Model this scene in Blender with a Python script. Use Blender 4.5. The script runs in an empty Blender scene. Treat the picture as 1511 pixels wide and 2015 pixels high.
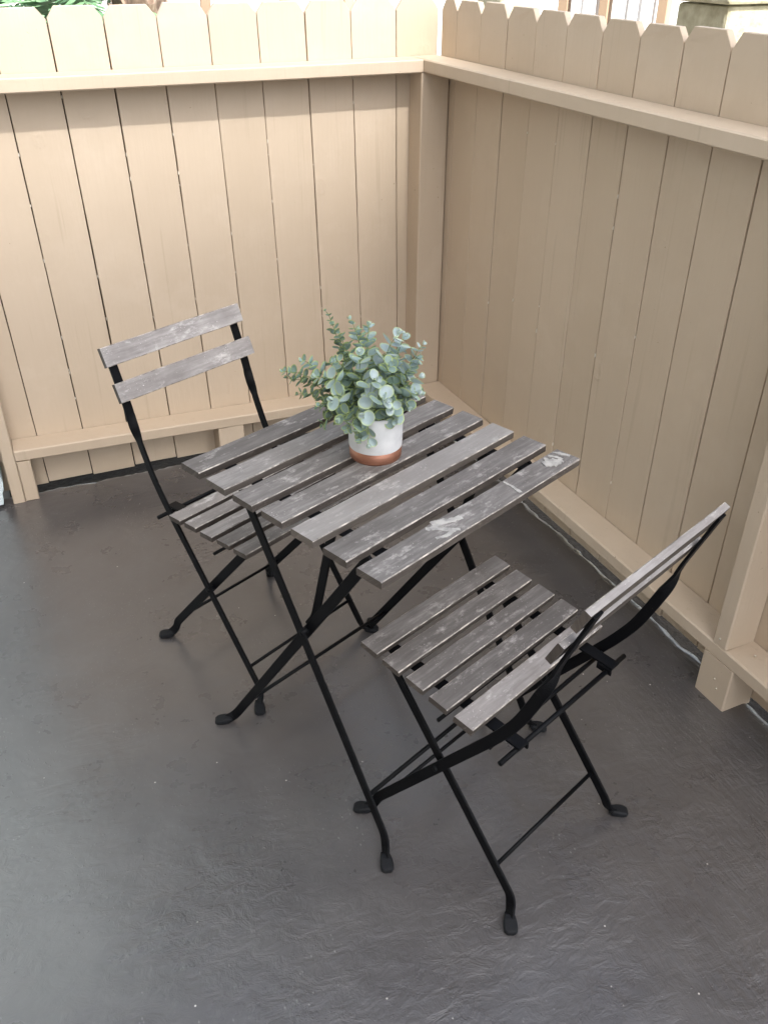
import bpy, bmesh, math, random
from mathutils import Vector, Matrix, noise
random.seed(7)
R = math.radians
# ---------------------------------------------------------------- camera, sky, sun, exposure
scn = bpy.context.scene
col = scn.collection
CX, CY, CZ, YAW, PITCH, ROLL, FPX = -1.4025, -2.8352, 1.5769, 0.407, 0.577, 0.0033, 1741.9
fwd = Vector((math.sin(YAW)*math.cos(PITCH), math.cos(YAW)*math.cos(PITCH), -math.sin(PITCH)))
rgt = Vector((math.cos(YAW), -math.sin(YAW), 0)); upv = rgt.cross(fwd)
r2 = rgt*math.cos(ROLL)+upv*math.sin(ROLL); u2 = -rgt*math.sin(ROLL)+upv*math.cos(ROLL)
cd = bpy.data.cameras.new('camera'); cam = bpy.data.objects.new('camera', cd); col.objects.link(cam)
cam.matrix_world = Matrix(((r2.x, u2.x, -fwd.x, CX), (r2.y, u2.y, -fwd.y, CY), (r2.z, u2.z, -fwd.z, CZ), (0, 0, 0, 1)))
cd.sensor_fit = 'VERTICAL'; cd.sensor_height = 24.0; cd.lens = FPX/2015*24.0
cd.clip_start = .02; cd.clip_end = 500
scn.camera = cam
SUN_EL, SUN_AZ = R(49), R(177)
w = bpy.data.worlds.new("World"); scn.world = w; w.use_nodes = True
nt = w.node_tree; bg = nt.nodes['Background']
sky = nt.nodes.new('ShaderNodeTexSky'); sky.sky_type = 'NISHITA'; sky.sun_disc = False
sky.sun_elevation = SUN_EL; sky.sun_rotation = SUN_AZ; sky.dust_density = 3.0; sky.air_density = 1.0; sky.ozone_density = 1.0
hs = nt.nodes.new('ShaderNodeHueSaturation'); hs.inputs['Saturation'].default_value = .5
nt.links.new(sky.outputs[0], hs.inputs['Color']); nt.links.new(hs.outputs[0], bg.inputs['Color'])
bg.inputs['Strength'].default_value = 0.12
sl = bpy.data.lights.new('sun', 'SUN'); sl.energy = 4.0; sl.angle = R(5.0); sl.color = (1, .97, .93)
so = bpy.data.objects.new('sun', sl); col.objects.link(so)
sd = Vector((math.sin(SUN_AZ)*math.cos(SUN_EL), math.cos(SUN_AZ)*math.cos(SUN_EL), math.sin(SUN_EL)))
so.rotation_euler = sd.to_track_quat('Z', 'Y').to_euler()
scn.view_settings.view_transform = 'Standard'; scn.view_settings.look = 'None'
scn.view_settings.gamma = 1; scn.view_settings.exposure = 1.92
scn.render.engine = 'CYCLES'
scn.cycles.max_bounces = 8; scn.cycles.diffuse_bounces = 5

# ---------------------------------------------------------------- helpers
def N(t, kind, **kw):
    n = t.nodes.new('ShaderNode'+kind)
    for k, v in kw.items():
        if hasattr(n, k): setattr(n, k, v)
        else: n.inputs[k.replace('_', ' ')].default_value = v
    return n
def mat(name, base=(.5, .5, .5), rough=.6, metal=0.0, spec=.5):
    m = bpy.data.materials.new(name); m.use_nodes = True
    b = m.node_tree.nodes['Principled BSDF']
    b.inputs['Base Color'].default_value = (*base, 1); b.inputs['Roughness'].default_value = rough
    b.inputs['Metallic'].default_value = metal; b.inputs['Specular IOR Level'].default_value = spec
    return m, m.node_tree, b
def ramp(t, src, stops):
    r = t.nodes.new('ShaderNodeValToRGB'); e = r.color_ramp.elements
    while len(e) > 1: e.remove(e[-1])
    e[0].position = stops[0][0]; e[0].color = (*stops[0][1], 1) if len(stops[0][1]) == 3 else stops[0][1]
    for p, c in stops[1:]:
        q = e.new(p); q.color = (*c, 1)
    t.links.new(src, r.inputs[0]); return r.outputs[0]
def g3(v): return (v, v, v)
def mix(t, fac, a, b, mode='MIX'):
    m = t.nodes.new('ShaderNodeMix'); m.data_type = 'RGBA'; m.blend_type = mode
    for i, v in ((0, fac), (6, a), (7, b)):
        if isinstance(v, bpy.types.NodeSocket): t.links.new(v, m.inputs[i])
        elif isinstance(v, (int, float)): m.inputs[i].default_value = v if i == 0 else (v, v, v, 1)
        else: m.inputs[i].default_value = (*v, 1)
    return m.outputs[2]
def mth(t, op, a, b=0.0, c=None):
    m = t.nodes.new('ShaderNodeMath'); m.operation = op
    for i, v in enumerate([a, b] + ([c] if c is not None else [])):
        if isinstance(v, bpy.types.NodeSocket): t.links.new(v, m.inputs[i])
        else: m.inputs[i].default_value = v
    return m.outputs[0]
def coords(t, scale=(1, 1, 1), uv=False, rot=(0, 0, 0), loc=(0, 0, 0)):
    tc = t.nodes.new('ShaderNodeTexCoord'); mp = t.nodes.new('ShaderNodeMapping')
    mp.inputs['Scale'].default_value = scale; mp.inputs['Rotation'].default_value = rot; mp.inputs['Location'].default_value = loc
    t.links.new(tc.outputs['UV' if uv else 'Object'], mp.inputs[0]); return mp.outputs[0]
def nz(t, vec, scale, detail=4, rough=.55, dist=0.0):
    n = t.nodes.new('ShaderNodeTexNoise'); n.inputs['Scale'].default_value = scale; n.inputs['Detail'].default_value = detail
    n.inputs['Roughness'].default_value = rough; n.inputs['Distortion'].default_value = dist
    t.links.new(vec, n.inputs['Vector']); return n.outputs['Fac']
def bump(t, b, h, strength, dist=.002, prev=None):
    n = t.nodes.new('ShaderNodeBump'); n.inputs['Strength'].default_value = strength; n.inputs['Distance'].default_value = dist
    t.links.new(h, n.inputs['Height'])
    if prev: t.links.new(prev, n.inputs['Normal'])
    t.links.new(n.outputs[0], b.inputs['Normal']); return n.outputs[0]

def obj(name, bm, mats, parent=None, smooth=False, bevel=0, seg=2):
    me = bpy.data.meshes.new(name); bm.normal_update(); bm.to_mesh(me); bm.free()
    for m in (mats if isinstance(mats, (list, tuple)) else [mats]): me.materials.append(m)
    if smooth:
        for p in me.polygons: p.use_smooth = True
    o = bpy.data.objects.new(name, me); col.objects.link(o)
    if parent: o.parent = parent
    if bevel:
        b = o.modifiers.new('bevel', 'BEVEL'); b.width = bevel; b.segments = seg; b.limit_method = 'ANGLE'; b.angle_limit = R(35)
    return o
def tag(o, label=None, cat=None, group=None, kind=None):
    if label: o['label'] = label
    if cat: o['category'] = cat
    if group: o['group'] = group
    if kind: o['kind'] = kind
    return o
def empty(name, loc, rz=0):
    o = bpy.data.objects.new(name, None); col.objects.link(o); o.location = loc; o.rotation_euler = (0, 0, rz)
    o.empty_display_size = .1; return o
def box(bm, lo, hi, M=None, nx=1, wob=0.0, seed=0, uvoff=None, side_slot=None):
    """box cut into nx segments along x, optional wobble; uv in metres (u along x)"""
    uvl = bm.loops.layers.uv.verify()
    off = uvoff if uvoff else (random.uniform(0, 9), random.uniform(0, 9))
    rings = []
    for i in range(nx+1):
        x = lo[0]+(hi[0]-lo[0])*i/nx
        ring = []
        for y, z in ((lo[1], lo[2]), (hi[1], lo[2]), (hi[1], hi[2]), (lo[1], hi[2])):
            dx = dy = dz = 0
            if wob:
                q = Vector((x*6+seed*3.1, y*9+seed, z*9))
                dy = noise.noise(q)*wob; dz = noise.noise(q+Vector((5, 5, 5)))*wob*.6
                if i in (0, nx): dx = noise.noise(q*3)*wob*1.5
            ring.append(((x+dx, y+dy, z+dz)))
        rings.append(ring)
    V = [[bm.verts.new(M @ Vector(p) if M else p) for p in r] for r in rings]
    def face(vs, cs, slot=0):
        f = bm.faces.new(vs); f.material_index = slot
        for l, c in zip(f.loops, cs): l[uvl].uv = (c[0]+off[0], c[1]+c[2]+off[1])
    ss = side_slot if side_slot is not None else 0
    for i in range(nx):
        for k in range(4):
            k2 = (k+1) % 4
            face((V[i][k], V[i][k2], V[i+1][k2], V[i+1][k]), (rings[i][k], rings[i][k2], rings[i+1][k2], rings[i+1][k]), 0 if k == 2 else ss)
    face(V[0][::-1], rings[0][::-1], ss); face(V[nx], rings[nx], ss)
def sweep(bm, pts, w_, t_, X=Vector((1, 0, 0)), twist=None, r=.15):
    """rectangular bar along pts; w_ in the plane perpendicular to X, t_ along X; twist = radians per point"""
    pts = [Vector(p) for p in pts]; rings = []; n = len(pts)
    for i, p in enumerate(pts):
        T = ((pts[min(i+1, n-1)]-p).normalized()+(p-pts[max(i-1, 0)]).normalized()).normalized() if 0 < i < n-1 else (pts[1]-pts[0] if i == 0 else pts[-1]-pts[-2]).normalized()
        v = (X-T*X.dot(T)).normalized(); u = T.cross(v)
        a = twist[i] if twist else 0
        u, v = u*math.cos(a)+v*math.sin(a), -u*math.sin(a)+v*math.cos(a)
        hw, ht = w_/2, t_/2; c = min(hw, ht)*.35
        prof = [(-hw+c, -ht), (hw-c, -ht), (hw, -ht+c), (hw, ht-c), (hw-c, ht), (-hw+c, ht), (-hw, ht-c), (-hw, -ht+c)]
        rings.append([bm.verts.new(p+u*a_+v*b_) for a_, b_ in prof])
    m = len(rings[0])
    for i in range(n-1):
        for k in range(m): bm.faces.new((rings[i][k], rings[i][(k+1) % m], rings[i+1][(k+1) % m], rings[i+1][k]))
    bm.faces.new(rings[0][::-1]); bm.faces.new(rings[-1])
def fillet(pts, rad, seg=5):
    pts = [Vector(p) for p in pts]; out = [pts[0]]
    for i in range(1, len(pts)-1):
        a, b, c = pts[i-1], pts[i], pts[i+1]
        ra = min(rad, (a-b).length*.45, (c-b).length*.45)
        s, e = b+(a-b).normalized()*ra, b+(c-b).normalized()*ra
        for k in range(seg+1):
            t = k/seg; out.append(s*(1-t)**2+b*2*t*(1-t)+e*t*t)
    out.append(pts[-1]); return out
def tube(bm, a, b, r, n=10, pts=None):
    P = [Vector(p) for p in (pts or (a, b))]; rings = []
    for i, p in enumerate(P):
        T = (P[min(i+1, len(P)-1)]-P[max(i-1, 0)]).normalized()
        u = T.orthogonal().normalized() if i == 0 else (u-T*u.dot(T)).normalized()
        v = T.cross(u); rr = r[i] if isinstance(r, (list, tuple)) else r
        rings.append([bm.verts.new(p+(u*math.cos(2*math.pi*k/n)+v*math.sin(2*math.pi*k/n))*rr) for k in range(n)])
    for i in range(len(P)-1):
        for k in range(n): bm.faces.new((rings[i][k], rings[i][(k+1) % n], rings[i+1][(k+1) % n], rings[i+1][k]))
    bm.faces.new(rings[0][::-1]); bm.faces.new(rings[-1])
def lathe(bm, prof, n=64, slot=0):
    rings = []
    for r, z in prof:
        rings.append([bm.verts.new((r*math.cos(2*math.pi*k/n), r*math.sin(2*math.pi*k/n), z)) for k in range(n)])
    for i in range(len(prof)-1):
        for k in range(n):
            f = bm.faces.new((rings[i][k], rings[i][(k+1) % n], rings[i+1][(k+1) % n], rings[i+1][k])); f.material_index = slot
    return rings

# ---------------------------------------------------------------- materials
def fence_paint():
    m, t, b = mat('beige_paint', (.5, .42, .32), .55, spec=.35)
    c = coords(t); big = nz(t, c, 2.2, 3); st = coords(t, (30, 30, 2.2)); grain = nz(t, st, 3, 5)
    colr = ramp(t, big, [(.3, (.510, .420, .322)), (.7, (.560, .466, .362))])
    colr = mix(t, mth(t, 'MULTIPLY', grain, .16), colr, (.40, .315, .22))
    # scuffs and small chips where the paint has come off
    fine = nz(t, c, 85, 3, .6); zone = nz(t, c, 3.1, 2)
    chip = ramp(t, mth(t, 'ADD', fine, mth(t, 'MULTIPLY', zone, .35)), [(.935, g3(0)), (.95, g3(1))])
    colr = mix(t, chip, colr, (.30, .23, .16))
    drip = ramp(t, nz(t, coords(t, (38, 38, 1.1), loc=(4, 4, 0)), 1.4, 3, .6), [(.63, g3(0)), (.70, g3(.28))]); colr = mix(t, drip, colr, (.36, .29, .21))
    blotch = ramp(t, nz(t, coords(t, loc=(9, 3, 2)), 5.5, 4, .65), [(.52, g3(0)), (.66, g3(.30))]); colr = mix(t, blotch, colr, (.60, .51, .41))
    oi = t.nodes.new('ShaderNodeObjectInfo'); colr = mix(t, mth(t, 'MULTIPLY', oi.outputs['Random'], .34), colr, (.43, .345, .25))
    t.links.new(colr, b.inputs['Base Color'])
    kn = t.nodes.new('ShaderNodeTexVoronoi'); kn.inputs['Scale'].default_value = 5.5; t.links.new(coords(t, (1, 1, .8)), kn.inputs['Vector'])
    knot = ramp(t, kn.outputs['Distance'], [(0.0, g3(1)), (.11, g3(.9)), (.14, g3(.2)), (.17, g3(0))])
    h = mth(t, 'ADD', mth(t, 'MULTIPLY', grain, .6), mth(t, 'MULTIPLY', nz(t, c, 60, 4), .35))
    h = mth(t, 'ADD', h, mth(t, 'MULTIPLY', knot, mth(t, 'MULTIPLY', nz(t, c, 75, 3), 2.2)))
    bump(t, b, h, .5, .002)
    return m
M_FENCE = fence_paint()
def wood(name, dark, mid, light, rough=.55):
    m, t, b = mat(name, mid, rough, spec=.4)
    c = coords(t, (1, 1, 1), uv=True); cs = coords(t, (3, 26, 1), uv=True); c2 = coords(t, (14, 120, 1), uv=True)
    g1 = nz(t, cs, 1.6, 6, .6, .6); g2 = nz(t, c2, 1.5, 4, .6); blot = nz(t, c, 7, 4, .6)
    f = mth(t, 'ADD', mth(t, 'MULTIPLY', g1, .55), mth(t, 'MULTIPLY', g2, .45))
    colr = ramp(t, f, [(.25, dark), (.5, mid), (.85, light)])
    colr = mix(t, ramp(t, blot, [(.42, g3(0)), (.62, g3(.55))]), colr, dark)
    # bleached worn patches, broken up along the grain
    perslat = nz(t, coords(t, (.02, .9, .001), uv=True), 1.3, 1)
    colr = mix(t, ramp(t, perslat, [(.35, g3(.55)), (.55, g3(0))]), colr, dark)
    colr = mix(t, ramp(t, perslat, [(.55, g3(0)), (.75, g3(.4))]), colr, light)
    w1 = nz(t, coords(t, (16, 34, 1), uv=True, loc=(3, 1, 0)), 1.6, 6, .75); w2 = nz(t, coords(t, (1, 2, 1), uv=True, loc=(8, 2, 0)), 9, 3)
    wear = ramp(t, mth(t, 'ADD', w1, mth(t, 'MULTIPLY', w2, .55)), [(.84, g3(0)), (.98, g3(.75))])
    colr = mix(t, wear, colr, light)
    sp = nz(t, c, 330, 2, .5); sp2 = nz(t, c, 16, 2)
    speck = ramp(t, mth(t, 'ADD', sp, mth(t, 'MULTIPLY', sp2, .3)), [(.86, g3(0)), (.9, g3(.8))])
    colr = mix(t, speck, colr, tuple(min(1, v*1.6) for v in light))
    t.links.new(colr, b.inputs['Base Color'])
    t.links.new(ramp(t, g1, [(.3, g3(rough+.1)), (.7, g3(rough-.12))]), b.inputs['Roughness'])
    bump(t, b, f, .6, .0012)
    return m
M_WOOD = wood('weathered_grey_wood', (.085, .077, .072), (.168, .157, .151), (.42, .40, .385))
M_WOODL = wood('pale_weathered_wood', (.17, .155, .148), (.33, .31, .30), (.58, .56, .54))
M_WSIDE = wood('brown_wood_edge', (.035, .028, .024), (.080, .068, .060), (.17, .15, .13), .65)
def worn_arris():
    m, t, b = mat('worn_wood_arris', (.4, .37, .34), .7)
    f = nz(t, coords(t, (1, 1, 1), uv=True), 40, 5, .7)
    t.links.new(ramp(t, f, [(.38, (.15, .135, .12)), (.5, (.30, .275, .25)), (.62, (.55, .50, .44))]), b.inputs['Base Color'])
    return m
M_ARRIS = worn_arris()
def metal():
    m, t, b = mat('black_powder_coat', (.012, .0125, .015), .5, spec=.12)
    n = nz(t, coords(t), 900, 2); bump(t, b, n, .12, .0004)
    c = nz(t, coords(t), 140, 3); t.links.new(ramp(t, c, [(.74, (.003, .0034, .0045)), (.80, (.03, .028, .025))]), b.inputs['Base Color'])
    return m
M_METAL = metal()
M_RUB, t_, b_ = mat('black_rubber_cap', (.010, .011, .013), .6, spec=.15); bump(t_, b_, nz(t_, coords(t_), 250, 3), .2, .0006)
def floor_mat():
    m, t, b = mat('painted_concrete', (.07, .062, .058), .4, spec=.6)
    b.inputs['Coat Weight'].default_value = .8; b.inputs['Coat Roughness'].default_value = .27; b.inputs['Coat IOR'].default_value = 1.6
    c = coords(t)
    big = nz(t, c, 1.3, 3); mid = nz(t, c, 6, 5, .6)
    colr = ramp(t, big, [(.3, (.060, .056, .056)), (.7, (.086, .081, .081))])
    colr = mix(t, ramp(t, mid, [(.45, g3(0)), (.75, g3(.5))]), colr, (.108, .102, .100))
    # dusty scuffs in patches
    z1 = nz(t, c, 2.4, 2); z2 = nz(t, c, 70, 4, .65, 1.0)
    scuff = ramp(t, mth(t, 'ADD', z2, mth(t, 'MULTIPLY', z1, .5)), [(.90, g3(0)), (1.02, g3(.5))])
    s1 = t.nodes.new('ShaderNodeTexVoronoi'); s1.inputs['Scale'].default_value = 34; s1.inputs['Randomness'].default_value = 1; t.links.new(c, s1.inputs['Vector'])
    sel = ramp(t, nz(t, c, 23, 2), [(.575, g3(0)), (.605, g3(1))])
    dots = ramp(t, s1.outputs['Distance'], [(.045, g3(1)), (.075, g3(0))])
    colr = mix(t, mth(t, 'MULTIPLY', dots, sel), colr, (.55, .53, .50))
    s2 = t.nodes.new('ShaderNodeTexVoronoi'); s2.inputs['Scale'].default_value = 95; t.links.new(coords(t, (1, .55, 1), rot=(0, 0, R(30))), s2.inputs['Vector'])
    cl = ramp(t, mth(t, 'ADD', nz(t, c, 3.3, 2), mth(t, 'MULTIPLY', nz(t, c, 31, 2), .5)), [(.86, g3(0)), (.94, g3(.6))])
    colr = mix(t, mth(t, 'MULTIPLY', ramp(t, s2.outputs['Distance'], [(.05, g3(.8)), (.2, g3(0))]), cl), colr, (.30, .30, .29))
    # bare concrete crumbling out along the two fence edges
    sx = t.nodes.new('ShaderNodeSeparateXYZ'); t.links.new(c, sx.inputs[0])
    fx = mth(t, 'ADD', mth(t, 'ADD', sx.outputs[0], mth(t, 'MULTIPLY', sx.outputs[1], .0287)), mth(t, 'MULTIPLY', nz(t, c, 24, 5, .7), .075))
    fy = mth(t, 'ADD', sx.outputs[1], mth(t, 'MULTIPLY', nz(t, c, 26, 5, .7), .03))
    rim = mth(t, 'MAXIMUM', ramp(t, fx, [(.0245, g3(0)), (.0265, g3(1))]), ramp(t, mth(t, 'ADD', fy, .04), [(.0205, g3(0)), (.0225, g3(1))]))
    rim = mth(t, 'MULTIPLY', rim, ramp(t, nz(t, c, 13, 3), [(.40, g3(0)), (.5, g3(1))]))
    bare = ramp(t, nz(t, c, 90, 4), [(.35, (.12, .13, .12)), (.6, (.46, .49, .46))])
    colr = mix(t, rim, colr, bare)
    t.links.new(colr, b.inputs['Base Color'])
    rg = ramp(t, mid, [(.3, g3(.22)), (.7, g3(.40))]); t.links.new(mix(t, rim, rg, g3(.9)), b.inputs['Roughness'])
    # trowel streaks on the right, orange-peel lumps towards the house, nearly smooth under the table
    X, Y = sx.outputs[0], sx.outputs[1]
    wob = mth(t, 'MULTIPLY', mth(t, 'SUBTRACT', nz(t, c, 1.7, 3), .5), 1.3)
    zr = ramp(t, mth(t, 'ADD', mth(t, 'ADD', X, mth(t, 'MULTIPLY', Y, -.45)), wob), [(.30, g3(0)), (.75, g3(1))])
    znear = ramp(t, mth(t, 'ADD', mth(t, 'MULTIPLY', Y, -1), mth(t, 'ADD', mth(t, 'MULTIPLY', X, .25), mth(t, 'MULTIPLY', wob, .7))), [(0.0, g3(0)), (1.0, g3(1))])
    zn = ramp(t, mth(t, 'ADD', mth(t, 'ADD', mth(t, 'MULTIPLY', Y, -1), -1.25), mth(t, 'MULTIPLY', wob, .6)), [(.12, g3(.06)), (.60, g3(1))])
    streak = nz(t, coords(t, (16, 3.2, 3), rot=(0, 0, R(24))), 3.2, 5, .62, .35)
    streak2 = nz(t, coords(t, (3.5, 12, 4), rot=(0, 0, R(12))), 2.6, 4, .6, .8)
    lump = nz(t, coords(t, (1, 1.5, 1), rot=(0, 0, R(20))), 21, 5, .62, .5); lump2 = nz(t, c, 9, 3, .5, .5)
    h = mth(t, 'ADD', mth(t, 'MULTIPLY', streak, mth(t, 'MULTIPLY', zr, .9)), mth(t, 'MULTIPLY', lump, mth(t, 'MULTIPLY', mth(t, 'MULTIPLY', zn, ramp(t, nz(t, coords(t, loc=(1, 9, 0)), 3.1, 3), [(.36, g3(.3)), (.60, g3(1))])), 1.35)))
    patch = ramp(t, nz(t, coords(t, loc=(7, 2, 0)), 2.6, 2), [(.52, g3(0)), (.64, g3(1))])
    h = mth(t, 'ADD', h, mth(t, 'MULTIPLY', streak2, mth(t, 'MULTIPLY', patch, .45)))
    h = mth(t, 'ADD', h, mth(t, 'MULTIPLY', lump2, .5))
    n1 = bump(t, b, h, .75, .0075)
    bits = ramp(t, nz(t, c, 120, 2, .5), [(.66, g3(0)), (.74, g3(1))])
    n2 = bump(t, b, mth(t, 'MULTIPLY', bits, ramp(t, nz(t, c, 4, 2), [(.45, g3(0)), (.6, g3(1))])), .8, .0022, n1)
    bump(t, b, nz(t, c, 3.2, 3), .7, .012, n2)
    return m
M_FLOOR = floor_mat()

# ---------------------------------------------------------------- ground and slab
def soil():
    m, t, b = mat('soil', (.05, .04, .03), .95); c = coords(t)
    t.links.new(ramp(t, nz(t, c, 9, 5), [(.3, (.012, .010, .008)), (.7, (.035, .028, .02))]), b.inputs['Base Color']); bump(t, b, nz(t, c, 40, 5), 1, .02)
    return m
M_SOIL = soil()
bm = bmesh.new()
gv = [bm.verts.new((x, y, -.12)) for x, y in ((-200, -200), (200, -200), (200, 200), (-200, 200))]; bm.faces.new(gv)
tag(obj('ground', bm, M_SOIL), kind='structure')
bm = bmesh.new()
for P in (((-60, .03), (60, .03), (60, 60), (-60, 60)), ((.03, .0298), (.0302-.03+1.7+.0, -60), (60, -60), (60, .0298))):
    bm.faces.new([bm.verts.new((x, y, -.05)) for x, y in P][::1])
bmesh.ops.recalc_face_normals(bm, faces=bm.faces)
M_YARD, t_, b_ = mat('pale_concrete_yard', (.42, .40, .36), .9); t_.links.new(ramp(t_, nz(t_, coords(t_), 2, 5), [(.3, (.36, .34, .30)), (.7, (.50, .48, .44))]), b_.inputs['Base Color'])
tag(obj('yard_ground', bm, M_YARD), kind='structure')
bm = bmesh.new()
bm.faces.new([bm.verts.new((x, y, -.042)) for x, y in ((-1.56, -.1), (.3, -.1), (.3, .4), (-1.56, .4))])
bm.faces.new([bm.verts.new((x, y, -.042)) for x, y in ((-.05, -3.5), (.5, -3.5), (.45, -.102), (-.05, -.102))])
bmesh.ops.recalc_face_normals(bm, faces=bm.faces)
tag(obj('dark_gap_soil', bm, M_SOIL), kind='structure')  # dark soil added so the gap under the boards stays black like shade
CA = .0287                                   # the right fence opens a little outwards
def FR(s, o, z): return Vector((o*math.cos(CA)+s*math.sin(CA), -s*math.cos(CA)+o*math.sin(CA), z))   # s = distance from the corner, o = offset
bm = bmesh.new()
NXS, NYS = 300, 260
X0, Y0 = -5.0, -6.0
def edge_x(y): return -y*math.tan(CA) - .003 + noise.noise(Vector((0, y*7, 1)))*.010 + noise.noise(Vector((0, y*38, 4)))*.006 + noise.noise(Vector((0, y*110, 7)))*.003
def edge_y(x): return -.028 + noise.noise(Vector((x*6, 3, 2)))*.008 + noise.noise(Vector((x*34, 3, 5)))*.005 + noise.noise(Vector((x*110, 3, 5)))*.0025
rows = []
for j in range(NYS+1):
    v = j/NYS; v = 1-(1-v)**2.2; row = []
    for i in range(NXS+1):
        u = i/NXS; u = 1-(1-u)**2.2
        ym = Y0+(edge_y(X0+(0-X0)*u)-Y0)*v; xm = X0+(edge_x(ym)-X0)*u
        ym = Y0+(edge_y(xm)-Y0)*v
        d = min(edge_x(ym)-xm, edge_y(xm)-ym)
        z = noise.noise(Vector((xm*2.1, ym*2.1, 0)))*.0025
        if d < .03: z += -.012*(1-d/.03)**3 + (1-d/.03)*noise.noise(Vector((xm*60, ym*60, 3)))*.007
        row.append(bm.verts.new((xm, ym, z)))
    rows.append(row)
for j in range(NYS):
    for i in range(NXS): bm.faces.new((rows[j][i], rows[j][i+1], rows[j+1][i+1], rows[j+1][i]))
lowx = [bm.verts.new(rows[j][NXS].co-Vector((.01, 0, .11))) for j in range(NYS+1)]
for j in range(NYS): bm.faces.new((rows[j][NXS], lowx[j], lowx[j+1], rows[j+1][NXS]))
lowy = [bm.verts.new(rows[NYS][i].co-Vector((0, .01, .11))) for i in range(NXS+1)]
for i in range(NXS): bm.faces.new((rows[NYS][i+1], lowy[i+1], lowy[i], rows[NYS][i]))
tag(obj('patio_floor', bm, M_FLOOR, smooth=True), kind='structure')

# ---------------------------------------------------------------- fences
ZT, ZV = 1.418, 1.388
def picket(bm, a, b, seed, ear=True, front=0.0, z0=.0):
    """board from a to b along local x, front face at y=front, thickness .018 away from the patio"""
    rr = random.Random(seed); n = 26; th = .018
    def e(z, k):   # wandering edge
        return noise.noise(Vector((z*2.6, k*7.7, seed)))*.0011+noise.noise(Vector((z*14, k*3.3, seed)))*.0005
    ew = .022; zt = ZT+rr.uniform(-.003, .003); zs = ZV+rr.uniform(-.003, .002)
    L = [(a+e(z0+(zs-z0)*i/n, 1), z0+(zs-z0)*i/n) for i in range(n+1)]
    Rr = [(b+e(z0+(zs-z0)*i/n, 2), z0+(zs-z0)*i/n) for i in range(n+1)]
    cup = rr.uniform(-.0008, .0015)
    F = []; Bk = []
    for (xl, zl), (xr, zr) in zip(L, Rr):
        f = [bm.verts.new((xl, front, zl)), bm.verts.new(((xl+xr)/2, front+cup, zl)), bm.verts.new((xr, front, zr))]
        k = [bm.verts.new((xl, front+th, zl)), bm.verts.new((xr, front+th, zr))]
        F.append(f); Bk.append(k)
    tf = [bm.verts.new((a+ew, front, zt)), bm.verts.new((b-ew, front, zt))]; tk = [bm.verts.new((a+ew, front+th, zt)), bm.verts.new((b-ew, front+th, zt))]
    for i in range(n):
        p, q = F[i], F[i+1]; P, Q = Bk[i], Bk[i+1]
        bm.faces.new((p[0], p[1], q[1], q[0])); bm.faces.new((p[1], p[2], q[2], q[1]))
        bm.faces.new((P[1], P[0], Q[0], Q[1])); bm.faces.new((P[0], p[0], q[0], Q[0])); bm.faces.new((p[2], P[1], Q[1], q[2]))
    q = F[n]; Q = Bk[n]
    bm.faces.new((q[0], q[1], q[2], tf[1], tf[0])); bm.faces.new((Q[1], Q[0], tk[0], tk[1]))
    bm.faces.new((Q[0], q[0], tf[0], tk[0])); bm.faces.new((q[2], Q[1], tk[1], tf[1])); bm.faces.new((tf[0], tf[1], tk[1], tk[0]))
    bm.faces.new((F[0][2], F[0][1], F[0][0], Bk[0][0], Bk[0][1]))
def rail(bm, a, b, y0, y1, z1, z2, h=.0375, M=None, n=24):
    """horizontal two-by-four laid flat; z1/z2 = top height at its ends"""
    rings = []
    for i in range(n+1):
        x = a+(b-a)*i/n; z = z1+(z2-z1)*i/n+noise.noise(Vector((x*1.5, y0, z1*9)))*.002
        c = .0035; yy = y0+noise.noise(Vector((x*2, 5, z1*5)))*.0015
        P = [(x, y1, z-h), (x, yy+c, z-h), (x, yy, z-h+c), (x, yy, z-c), (x, yy+c, z), (x, y1, z)]
        rings.append([bm.verts.new(p) for p in P])
    for i in range(n):
        for k in range(6): bm.faces.new((rings[i][(k+1) % 6], rings[i][k], rings[i+1][k], rings[i+1][(k+1) % 6]))
    bm.faces.new(rings[0]); bm.faces.new(rings[-1][::-1])
def post(bm, x0, x1, y0, y1, z0, z1):
    n = 12; rings = []
    for i in range(n+1):
        z = z0+(z1-z0)*i/n; c = .003
        def d(k): return noise.noise(Vector((k*3, z*2, x0*5)))*.001
        P = [(x0+c, y0), (x1-c, y0), (x1, y0+c), (x1, y1), (x0, y1), (x0, y0+c)]
        zz = [z+(noise.noise(Vector((k*2.3, x0*9, 3)))*.006 if i == 0 else 0) for k in range(6)]
        rings.append([bm.verts.new((p[0]+d(1), p[1]+d(2), zz[k])) for k, p in enumerate(P)])
    for i in range(n):
        for k in range(6): bm.faces.new((rings[i][k], rings[i][(k+1) % 6], rings[i+1][(k+1) % 6], rings[i+1][k]))
    bm.faces.new(rings[0][::-1]); bm.faces.new(rings[-1])
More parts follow.
